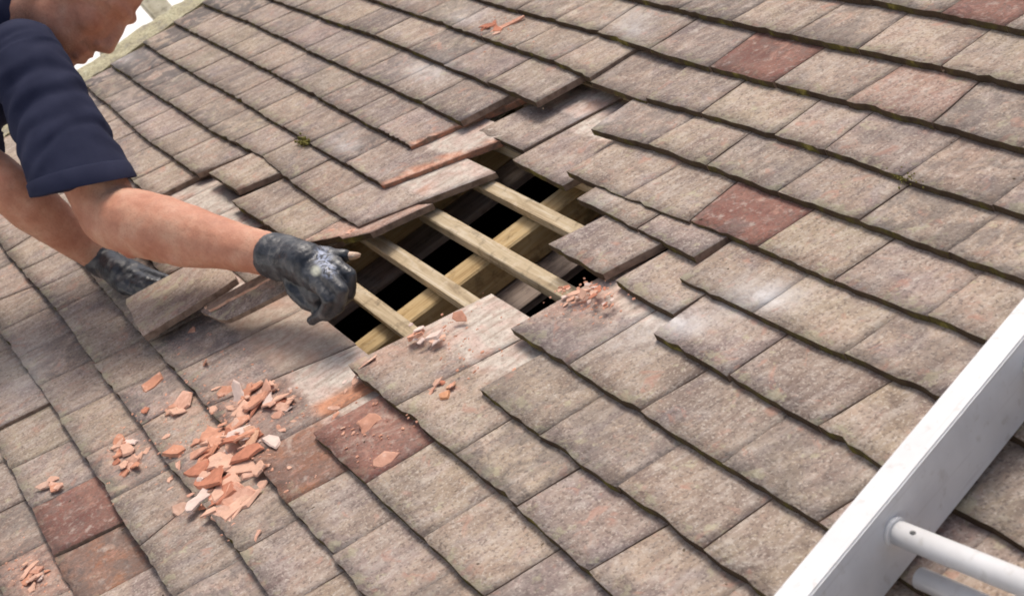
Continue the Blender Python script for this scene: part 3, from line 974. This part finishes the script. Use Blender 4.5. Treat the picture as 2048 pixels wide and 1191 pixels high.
# heaps
WORD = {'chip': 'orange', 'chip_red': 'brick red', 'chip_peach': 'peach', 'pale_chip': 'pale pink'}
def heap(cx, cy, ax, ay, n, smin, smax, where, group, seed, mats=('chip', 'chip', 'chip', 'chip_red', 'chip_peach', 'chip_peach', 'chip_peach', 'pale_chip'), lift=0.012, tilt=0.2):
    rs = random.Random(seed)
    for i in range(n):
        a = rs.random() * 6.283
        r = math.sqrt(rs.random())
        x = cx + ax * r * math.cos(a); y = cy + ay * r * math.sin(a)
        m_ = rs.choice(mats)
        t_ = rs.random()
        size = (smin + (smax - smin) * t_) * (1.1 - 0.35 * r)
        e_ = rs.uniform(1, 2.3)
        big = 'large' if t_ > 0.66 else 'small' if t_ < 0.33 else 'middling'
        shp = 'long flake' if e_ > 1.5 else 'flake'
        dx, dy = (x - cx) / ax, (y - cy) / ay
        pos = 'in the middle of' if r < 0.45 else (('at the left side of' if dx < 0 else 'at the right side of') if abs(dx) > abs(dy) else ('at the upper side of' if dy < 0 else 'at the lower side of'))
        chip(x, y, size, '%s %s %s %s %s' % (big, WORD[m_], shp, pos, where), group, m_, e_, lift * (1 - r) * rs.random(), None, tilt, seed * 100 + i)
heap(448, 940, 82, 92, 50, .008, .031, 'the main heap', 'flakes in the main debris heap', 21, lift=.009, tilt=.14)
heap(478, 872, 44, 22, 14, .009, .027, 'the heap top', 'flakes at the top of the main heap', 22)
heap(515, 800, 78, 38, 28, .006, .020, 'the upper scatter', 'flakes above the main heap', 23)
heap(248, 912, 30, 40, 18, .007, .019, 'the small left patch', 'flakes in the small left patch', 24)
heap(1170, 594, 58, 26, 22, .004, .011, 'the patch right of the hole', 'flakes right of the hole', 25, ('chip_peach', 'pale_chip', 'chip_red'))
heap(885, 775, 30, 22, 6, .005, .010, 'the lone orange piece', 'tiny flakes right of the red brown tile', 26)
heap(845, 665, 45, 22, 8, .005, .011, 'the pair by the hole', 'tiny flakes by the hole edge', 27, ('chip_peach', 'pale_chip'))
heap(50, 1150, 50, 30, 10, .006, .016, 'the lower left corner patch', 'flakes in the lower left corner', 28)
heap(990, 58, 24, 11, 6, .007, .014, 'the broken top corner', 'flakes at the upper broken corner', 29, ('chip', 'chip_red'))
heap(100, 972, 22, 18, 5, .006, .013, 'the joint by the lifted tile', 'flakes by the lifted tile', 30)
heap(690, 462, 30, 12, 6, .006, .013, 'the break above the glove', 'flakes above the glove', 31)
heap(330, 820, 45, 24, 6, .006, .014, 'the joint above the square piece', 'flakes in the joint', 32)

heap(440, 930, 150, 165, 26, .004, .011, 'the spread round the heap', 'small flakes spread round the main heap', 33, lift=0.0, tilt=0.12)
heap(600, 800, 150, 90, 12, .003, .008, 'the spread above the red tile', 'small flakes spread above the red tile', 34, lift=0.0, tilt=0.12)

# crumbs too small to count
bm = bmesh.new()
rs = random.Random(77)
spots = [(445, 925, 150, 130, 260), (510, 800, 110, 70, 130), (250, 910, 60, 70, 60), (1165, 592, 90, 45, 120), (860, 700, 140, 90, 110), (740, 860, 110, 80, 60), (400, 720, 90, 90, 60), (330, 820, 90, 60, 60), (60, 1130, 90, 70, 60), (1000, 60, 60, 40, 30)]
for cx, cy, ax, ay, n in spots:
    for _ in range(n):
        x = rs.gauss(cx, ax * 0.5); y = rs.gauss(cy, ay * 0.5)
        p = on(x, y, -0.004)
        if -2.55 < p.x < -1.93 and -1.0 < p.y < -0.55 and not (y > 575 and x > 880): continue
        p = on(x, y, surf(p.x, p.y))
        r = rs.uniform(0.0008, 0.0028)
        bmesh.ops.create_icosphere(bm, subdivisions=0 if False else 1, radius=r, matrix=Matrix.Translation(p) @ Matrix.Rotation(rs.random() * 6, 4, 'Z') @ Matrix.Diagonal((rs.uniform(.8, 2), rs.uniform(.5, 1.2), .6, 1)))
o = link('clay_crumbs', mesh('clay_crumbs', bm, M['chip']), base=(0, 0, 0))
tagit(o, 'orange crumbs of broken tile sprinkled over the roof', 'crumbs', kind='stuff')

bm = bmesh.new()
rs = random.Random(5)
for _ in range(260):
    x, y = rs.uniform(0, 2048), rs.uniform(0, 1191)
    p = on(x, y)
    if not (U0 < p.x < U1 and -2.5 < p.y < 0.3) or (-2.6 < p.x < -1.9 and -1.05 < p.y < -0.45): continue
    if rs.random() < 0.55: p.y = -0.1 * round(-p.y / 0.1) - rs.uniform(0.001, 0.009)
    p = Vector((p.x, p.y, surf(p.x, p.y)))
    r = rs.uniform(0.0007, 0.0020)
    bmesh.ops.create_icosphere(bm, subdivisions=1, radius=r, matrix=Matrix.Translation(p) @ Matrix.Rotation(rs.random() * 6, 4, 'Z') @ Matrix.Diagonal((rs.uniform(.8, 2.4), rs.uniform(.6, 1.2), .6, 1)))
o = link('roof_grit', mesh('roof_grit', bm, M['dirt']), base=(0, 0, 0))
tagit(o, 'dark specks of grit and dry moss caught on the tiles', 'grit', kind='stuff')

# ------------------------------------------------------------------ the roofer
PB = Vector((-3.35, -1.62, 0.0))
man = empty('person', PB)
tagit(man, 'man in navy t-shirt and black gloves leaning over the hole to lift tiles', 'person')

def capsule(bm, a, ra, b, rb, seg=16):
    a = Vector(a); b = Vector(b)
    cyl(bm, a, b, ra, seg, rb)
    bmesh.ops.create_uvsphere(bm, u_segments=seg, v_segments=10, radius=ra, matrix=Matrix.Translation(a))
    bmesh.ops.create_uvsphere(bm, u_segments=seg, v_segments=10, radius=rb, matrix=Matrix.Translation(b))

def chain(bm, pts):
    for (a, ra), (b, rb) in zip(pts, pts[1:]):
        capsule(bm, a, ra, b, rb)

def ellipsoid(bm, c, ax, r, rot=None):
    m = Matrix.Translation(c) @ (ax.to_4x4() if ax is not None else Matrix.Identity(4)) @ Matrix.Diagonal((r[0], r[1], r[2], 1))
    bmesh.ops.create_uvsphere(bm, u_segments=24, v_segments=16, radius=1.0, matrix=m)

def fuse(name, bm, mat, voxel, smooth, parent, base, attrs=None, disp=None):
    """union of the shapes as one continuous skin"""
    me = bpy.data.meshes.new(name)
    bm.to_mesh(me); bm.free()
    ob = bpy.data.objects.new(name + '_tmp', me)
    C.objects.link(ob)
    r = ob.modifiers.new('r', 'REMESH'); r.mode = 'VOXEL'; r.voxel_size = voxel
    s = ob.modifiers.new('s', 'SMOOTH'); s.iterations = smooth; s.factor = 0.5
    dg = bpy.context.evaluated_depsgraph_get()
    m2 = bpy.data.meshes.new_from_object(ob.evaluated_get(dg))
    m2.name = name
    bpy.data.objects.remove(ob)
    if disp:
        nn = [v.normal.copy() for v in m2.vertices]
        for v, n in zip(m2.vertices, nn):
            v.co += n * disp(v.co, n)
    for an, fn in (attrs or {}).items():
        a = m2.attributes.new(an, 'FLOAT', 'POINT')
        a.data.foreach_set('value', [fn(v.co) for v in m2.vertices])
    for v in m2.vertices: v.co -= base
    m2.materials.clear()
    m2.materials.append(mat)
    m2.polygons.foreach_set('use_smooth', [True] * len(m2.polygons))
    return link(name, m2, parent)

# joints of the body (photo pixel + depth, or pixel + height over the roof)
shR = far(50, 112, 2.98)
elR = far(226, 434, 2.84)
wrR = on(572, 517, 0.085)
shL = far(-190, 230, 3.10)
elL = far(20, 378, 2.98)
wrL = on(208, 523, 0.040)
neckb = far(10, 5, 3.12)
X = CR.col[0]; Y = CR.col[1]; Zc = CR.col[2]
F = (X * 0.65 - Y * 0.76 + Zc * 0.06).normalized()      # where the face points
Uh = (X * 0.76 + Y * 0.65)
Uh = (Uh - F * Uh.dot(F)).normalized()
Sd = F.cross(Uh).normalized()
HS = 1.13
hc = far(163, -17, 3.12)
def H(f, s, u): return hc + (F * f + Sd * s + Uh * u) * HS
hax = Matrix((F, Sd, Uh)).transposed()
hip = Vector((-3.62, -1.78, 0.50))
chest = (shR + shL) / 2 + Vector((-0.05, -0.06, 0.0))

def rfingers(sc, cut=0.0):
    k = sc
    return {
        'index': [(on(655, 514, .074), .0105 * k), (on(682, 513, .070), .0095 * k), (on(703, 511, .066), .0095 * k), (on(716, 510, .060), .0075 * k)],
        'middle': [(on(670, 530, .086), .0118 * k), (on(700, 550, .070), .0108 * k), (on(698, 588, .046), .0100 * k), (on(674, 610, .028), .0092 * k)],
        'ring': [(on(658, 552, .086), .0116 * k), (on(684, 580, .068), .0106 * k), (on(676, 614, .042), .0098 * k), (on(652, 630, .026), .0090 * k)],
        'little': [(on(640, 568, .080), .0106 * k), (on(658, 602, .060), .0098 * k), (on(645, 628, .038), .0090 * k), (on(624, 640, .024), .0080 * k)],
        'thumb': [(on(582, 550, .074), .0150 * k), (on(590, 580, .058), .0138 * k), (on(612, 604, .042), .0122 * k), (on(640, 618, .030), .0098 * k)],
    }
def lfingers(sc):
    k = sc
    return {
        'index': [(on(272, 540, .026), .0115 * k), (on(300, 548, .022), .0105 * k), (on(326, 556, .014), .0095 * k), (on(343, 560, .010), .0080 * k)],
        'middle': [(on(270, 552, .026), .0120 * k), (on(296, 563, .022), .0108 * k), (on(318, 569, .013), .0098 * k), (on(334, 571, .010), .0082 * k)],
        'ring': [(on(262, 564, .024), .0115 * k), (on(284, 574, .020), .0105 * k), (on(302, 579, .012), .0095 * k), (on(314, 580, .010), .0080 * k)],
        'little': [(on(250, 574, .022), .0105 * k), (on(264, 583, .016), .0095 * k), (on(276, 588, .011), .0085 * k), (on(284, 589, .009), .0072 * k)],
        'thumb': [(on(232, 528, .040), .0130 * k), (on(256, 528, .034), .0118 * k), (on(280, 537, .024), .0105 * k), (on(296, 543, .018), .0088 * k)],
    }
def near(co, px, r):
    q = project(co)
    return max(0.0, min(1.0, 1.6 * (1 - math.hypot(q[0] - px[0], q[1] - px[1]) / r)))
# body
bm = bmesh.new()
chain(bm, [(shR, .050), (shR.lerp(elR, .5), .051), (shR.lerp(elR, .80), .057), (elR, .057)])
# forearm: thick below the elbow, tapering to the wrist
fa = [(elR, .057), (elR.lerp(wrR, .14), .060), (elR.lerp(wrR, .30), .059), (elR.lerp(wrR, .52), .050), (elR.lerp(wrR, .76), .040), (wrR, .033)]
chain(bm, fa)
ob_ = far(262, 498, 2.80)                                   # point of the elbow
capsule(bm, ob_, .018, elR, .045)
# ridge of the muscle along the forearm
capsule(bm, far(300, 450, 2.752), .030, far(440, 486, 2.672), .016)
chain(bm, [(far(275, 490, 2.775), .014), (far(360, 512, 2.715), .020), (far(470, 522, 2.675), .012)])
chain(bm, [(far(480, 497, 2.650), .010), (far(530, 508, 2.632), .008), (far(575, 512, 2.605), .007)])
chain(bm, [(shL, .062), (shL.lerp(elL, .5), .055), (elL, .047)])
chain(bm, [(elL, .047), (elL.lerp(wrL, .2), .050), (elL.lerp(wrL, .45), .045), (elL.lerp(wrL, .75), .035), (wrL, .029)])
for fs, sc in ((rfingers(0.86), 1), (lfingers(0.84), 1)):
    for nm, c in fs.items():
        chain(bm, c)
capsule(bm, wrR, .030, on(610, 526, .086), .028)
for q in ((650, 516, .072), (660, 532, .078), (650, 547, .078), (632, 558, .072)): capsule(bm, wrR, .020, on(*q), .0125)
for q in ((272, 540, .026), (270, 552, .026), (262, 564, .024), (250, 574, .022)): capsule(bm, wrL, .020, on(*q), .012)
# trunk
capsule(bm, shR, .052, shL, .055)
capsule(bm, chest, .115, hip, .13)
capsule(bm, shR.lerp(chest, .5), .072, shL.lerp(chest, .5), .080)
capsule(bm, neckb.lerp(chest, .3), .07, H(-.03, 0, -.03), .062)
# legs: kneeling on the tiles
knR, knL = Vector((-3.28, -1.52, 0.075)), Vector((-3.62, -1.50, 0.075))
anR, anL = Vector((-3.40, -1.93, 0.06)), Vector((-3.72, -1.93, 0.06))
for hp, kn, an in ((hip + Vector((.09, 0, -.02)), knR, anR), (hip + Vector((-.09, 0, -.02)), knL, anL)):
    chain(bm, [(hp, .09), (hp.lerp(kn, .5), .078), (kn, .06), (kn.lerp(an, .35), .058), (an, .042)])
# head
ellipsoid(bm, H(-.012, 0, .030), hax, (.100 * HS, .078 * HS, .104 * HS))
ellipsoid(bm, H(.030, 0, -.045), hax, (.064 * HS, .060 * HS, .078 * HS))
ellipsoid(bm, H(.010, .038, -.060), hax, (.045 * HS, .022 * HS, .045 * HS)); ellipsoid(bm, H(.010, -.038, -.060), hax, (.045 * HS, .022 * HS, .045 * HS))
capsule(bm, H(.068, -.014, -.108), .022 * HS, H(.068, .014, -.108), .022 * HS)
chain(bm, [(H(.082, 0, .026), .012 * HS), (H(.096, 0, -.004), .013 * HS), (H(.105, 0, -.026), .0135 * HS), (H(.090, 0, -.040), .012 * HS)])
ellipsoid(bm, H(.044, 0, -.012), hax, (.054 * HS, .050 * HS, .062 * HS))
ellipsoid(bm, H(.064, 0, -.072), hax, (.028 * HS, .034 * HS, .040 * HS))
ellipsoid(bm, H(.045, 0, -.100), hax, (.040 * HS, .042 * HS, .032 * HS))
for s_ in (-1, 1):
    ellipsoid(bm, H(.092, s_ * .013, -.034), hax, (.013 * HS, .009 * HS, .009 * HS))
    ellipsoid(bm, H(.068, s_ * .031, .015), hax, (.0145 * HS, .016 * HS, .0105 * HS))    # lowered lid
    ellipsoid(bm, H(.052, s_ * .040, -.018), hax, (.034 * HS, .024 * HS, .028 * HS))     # cheek
    ellipsoid(bm, H(-.012, s_ * .079, -.006), hax, (.019 * HS, .008 * HS, .034 * HS))    # ear
    capsule(bm, H(.088, s_ * .012, .034), .012 * HS, H(.070, s_ * .048, .032), .011 * HS)  # brow
capsule(bm, H(.088, -.018, -.061), .0075 * HS, H(.088, .018, -.061), .0075 * HS)
capsule(bm, H(.088, -.018, -.077), .0080 * HS, H(.088, .018, -.077), .0080 * HS)
def stub(co):
    q = (co - hc) / HS
    f, u = q.dot(F), q.dot(Uh)
    if q.length > 0.19: return 0.0
    a = max(0.0, min(1.0, (-0.062 - u + 0.25 * max(0, f - .05)) / 0.03))
    b = max(0.0, min(1.0, 1 - abs(u + .05) / .012)) * (1 if f > .08 else 0)
    return max(a * max(0, min(1, (f + .05) / .04)), b)
def ruddy(co):
    q = (co - hc)
    h = 0.12 if q.length < 0.2 else 0.0
    e = max(0.0, 1 - (co - ob_).length / 0.05) * 0.8
    kn = max(0.0, 1 - (co - wrR).length / 0.06) * 0.35
    return max(h, e, kn)
body = fuse('body', bm, M['skin'], 0.0045, 6, man, PB, {'stubble': stub, 'ruddy': ruddy, 'pale': lambda c: near(c, (708, 511), 26)},
            lambda c, n: 0.0022 * noise.noise(c * 22) + 0.0010 * noise.noise(c * 55))

bm = bmesh.new()
rf = rfingers(1.06)
rf['index'] = [(p_, r_ * 1.28) for p_, r_ in rf['index'][:2]] + [(rf['index'][1][0].lerp(rf['index'][2][0], .35), .0115)]
for nm, c in rf.items(): chain(bm, c)
capsule(bm, wrR.lerp(elR, .055), .0395, wrR.lerp(on(600, 522, .085), .4), .0375)
capsule(bm, wrR, .036, on(612, 527, .088), .036)
for q in ((655, 512, .076), (668, 530, .084), (656, 551, .084), (638, 566, .078)): capsule(bm, on(590, 522, .082), .029, on(*q), .0165)
capsule(bm, on(585, 540, .076), .024, on(630, 556, .076), .018)
capsule(bm, on(592, 545, .064), .024, on(640, 588, .048), .022)
def gdisp(co, n): return 0.0008 * noise.noise(co * 90) + 0.0007 * noise.noise(co * 240)
fuse('glove', bm, M['glove'], 0.0028, 3, man, PB, {'mark': lambda c: near(c, (632, 541), 13), 'print': lambda c: max(near(c, (645, 512), 24), near(c, (658, 540), 20), near(c, (650, 526), 20))}, gdisp)  # 'print' weights the bluish highlight painted on the back of the hand
bm = bmesh.new()
for nm, c in lfingers(1.05).items(): chain(bm, c)
capsule(bm, wrL.lerp(elL, .06), .0345, wrL, .033)
for q in ((272, 540, .026), (270, 552, .026), (262, 564, .024), (250, 574, .022)): capsule(bm, wrL, .027, on(*q), .0155)
capsule(bm, wrL, .030, on(245, 545, .034), .026)
fuse('glove', bm, M['glove'], 0.0034, 3, man, PB, None, gdisp)

# t-shirt: trunk and two sleeves, hem open round the arm
sl_end = far(168, 374, 2.85)
slL_end = shL.lerp(elL, .62)
bm = bmesh.new()
def sleeve(bm, a, b, ra, rb, hem_dir):
    """tapered sleeve with its cut end square to the arm"""
    d = (b - a).normalized()
    cyl(bm, a, b, ra, 28, rb)
    bmesh.ops.create_uvsphere(bm, u_segments=24, v_segments=14, radius=ra, matrix=Matrix.Translation(a))
hemax = (X * 0.20 - Y * 0.975 - Zc * 0.10).normalized()
def hem_frame(d):
    a1 = (X - d * X.dot(d)).normalized()
    return a1, d.cross(a1)
def sleeve_ring(f, grow=0.0):
    d = ((sl_end - shR).normalized().lerp(hemax, f * f)).normalized()
    a1, a2 = hem_frame(d)
    c = shR.lerp(sl_end, f)
    r1 = .067 + .027 * f + grow; r2 = .074 + .016 * f + grow
    return [c + a1 * math.cos(6.28318 * i / 36) * r1 + a2 * math.sin(6.28318 * i / 36) * r2 for i in range(36)]
rg = [[bm.verts.new(p) for p in sleeve_ring(f / 10)] for f in range(11)]
for A, B in zip(rg, rg[1:]):
    for i in range(36): bm.faces.new((A[i], A[(i + 1) % 36], B[(i + 1) % 36], B[i]))
bm.faces.new(list(reversed(rg[0]))); bm.faces.new(rg[-1])
bmesh.ops.recalc_face_normals(bm, faces=bm.faces)
bmesh.ops.create_uvsphere(bm, u_segments=24, v_segments=14, radius=.070, matrix=Matrix.Translation(shR))
sleeve(bm, shL, slL_end, .078, .084, None)
capsule(bm, shR, .070, shL, .078)
capsule(bm, chest, .140, hip, .150)
capsule(bm, shR.lerp(chest, .55), .098, shL.lerp(chest, .55), .112)
capsule(bm, chest, .11, neckb, .078)
def fold(co, n):
    ax = (sl_end - shR).normalized()
    t = (co - shR).dot(ax)
    r = 0.004 * noise.noise(co * 9)
    side = (co - shR) - ax * t
    tw = side.dot(X) * 9 + t * 30
    r += 0.003 * math.sin(tw + 3.0 * noise.noise(co * 6)) * max(0.0, min(1, t / 0.08)) * max(0, 1 - t / 0.40)
    sx = side.dot(X)
    if t > 0.02:
        for t0, amp, tl, wd in ((0.05, 0.0055, .55, .014), (0.105, 0.0050, -.35, .012), (0.165, 0.0066, .40, .013), (0.21, 0.0044, .15, .010), (0.255, 0.0050, .55, .011)):
            e = t - t0 + tl * sx * 0.5 + 0.018 * noise.noise(co * 11 + Vector((t0 * 90, 0, 0)))
            m_ = 0.5 + 0.9 * noise.noise(Vector((sx * 9, t0 * 40, 1.7)))
            r -= amp * max(0, m_) * math.exp(-(e / wd) ** 2)
            r += amp * 0.7 * max(0, m_) * math.exp(-((e + wd * 1.9) / (wd * 1.2)) ** 2)
    r += 0.005 * noise.noise(Vector((co.x * 26, co.y * 10, co.z * 26)))
    return r
fuse('t_shirt', bm, M['shirt'], 0.0045, 3, man, PB, None, fold)
# hem band of the right sleeve
bm = bmesh.new()
rings = []
segs = 36
for f_, g_ in ((.90, .000), (.91, .0022), (.995, .0022), (1.0, .001)):
    rings.append([bm.verts.new(p - PB) for p in sleeve_ring(f_, g_)])
for A, B in zip(rings, rings[1:]):
    for i in range(segs):
        bm.faces.new((A[i], A[(i + 1) % segs], B[(i + 1) % segs], B[i]))
bmesh.ops.recalc_face_normals(bm, faces=bm.faces)
link('sleeve_hem', mesh('sleeve_hem', bm, M['shirt'], True), man)
# trousers, boots, hair, eyes
bm = bmesh.new()
for hp, kn, an in ((hip + Vector((.09, 0, -.02)), knR, anR), (hip + Vector((-.09, 0, -.02)), knL, anL)):
    chain(bm, [(hp, .105), (hp.lerp(kn, .5), .092), (kn, .073), (kn.lerp(an, .35), .070), (an, .058)])
capsule(bm, hip + Vector((.05, 0, 0)), .142, hip + Vector((-.05, 0, 0)), .142)
fuse('trousers', bm, M['trousers'], 0.009, 3, man, PB, None, lambda c, n: .004 * noise.noise(c * 12))
for an in (anR, anL):
    bm = bmesh.new()
    chain(bm, [(an + Vector((0, 0, .01)), .056), (an + Vector((0, -.06, .0)), .054), (an + Vector((0, -.09, .10)), .046), (an + Vector((0, -.085, .17)), .042)])
    fuse('boot', bm, M['boot'], 0.008, 2, man, PB)
bm = bmesh.new()
ellipsoid(bm, H(-.020, 0, .040), hax, (.100 * HS, .0815 * HS, .101 * HS))
for v in list(bm.verts):
    q = (v.co - hc) / HS
    if q.dot(Uh) < 0.012 + max(0, q.dot(F) + .02) * 0.75: bm.verts.remove(v)
for v in bm.verts: v.co = v.co - PB + (v.co - hc).normalized() * 0.003 * noise.noise(v.co * 60)
link('hair', mesh('hair', bm, M['hair'], True), man)
M['eye'] = flat('eye_white', (0.7, 0.68, 0.66), 0.2, 0.5, 0.03)
for s_ in (-1, 1):
    bm = bmesh.new()
    bmesh.ops.create_uvsphere(bm, u_segments=16, v_segments=10, radius=0.0125 * HS, matrix=Matrix.Translation(H(.063, s_ * .031, .008) - PB))
    link('eye', mesh('eye', bm, M['eye'], True), man)
print('tiles in view:', tile_count, 'chips:', len(chips), 'tris', sum(len(o.data.loop_triangles) or sum(len(p.vertices) - 2 for p in o.data.polygons) for o in bpy.data.objects if o.type == 'MESH'))
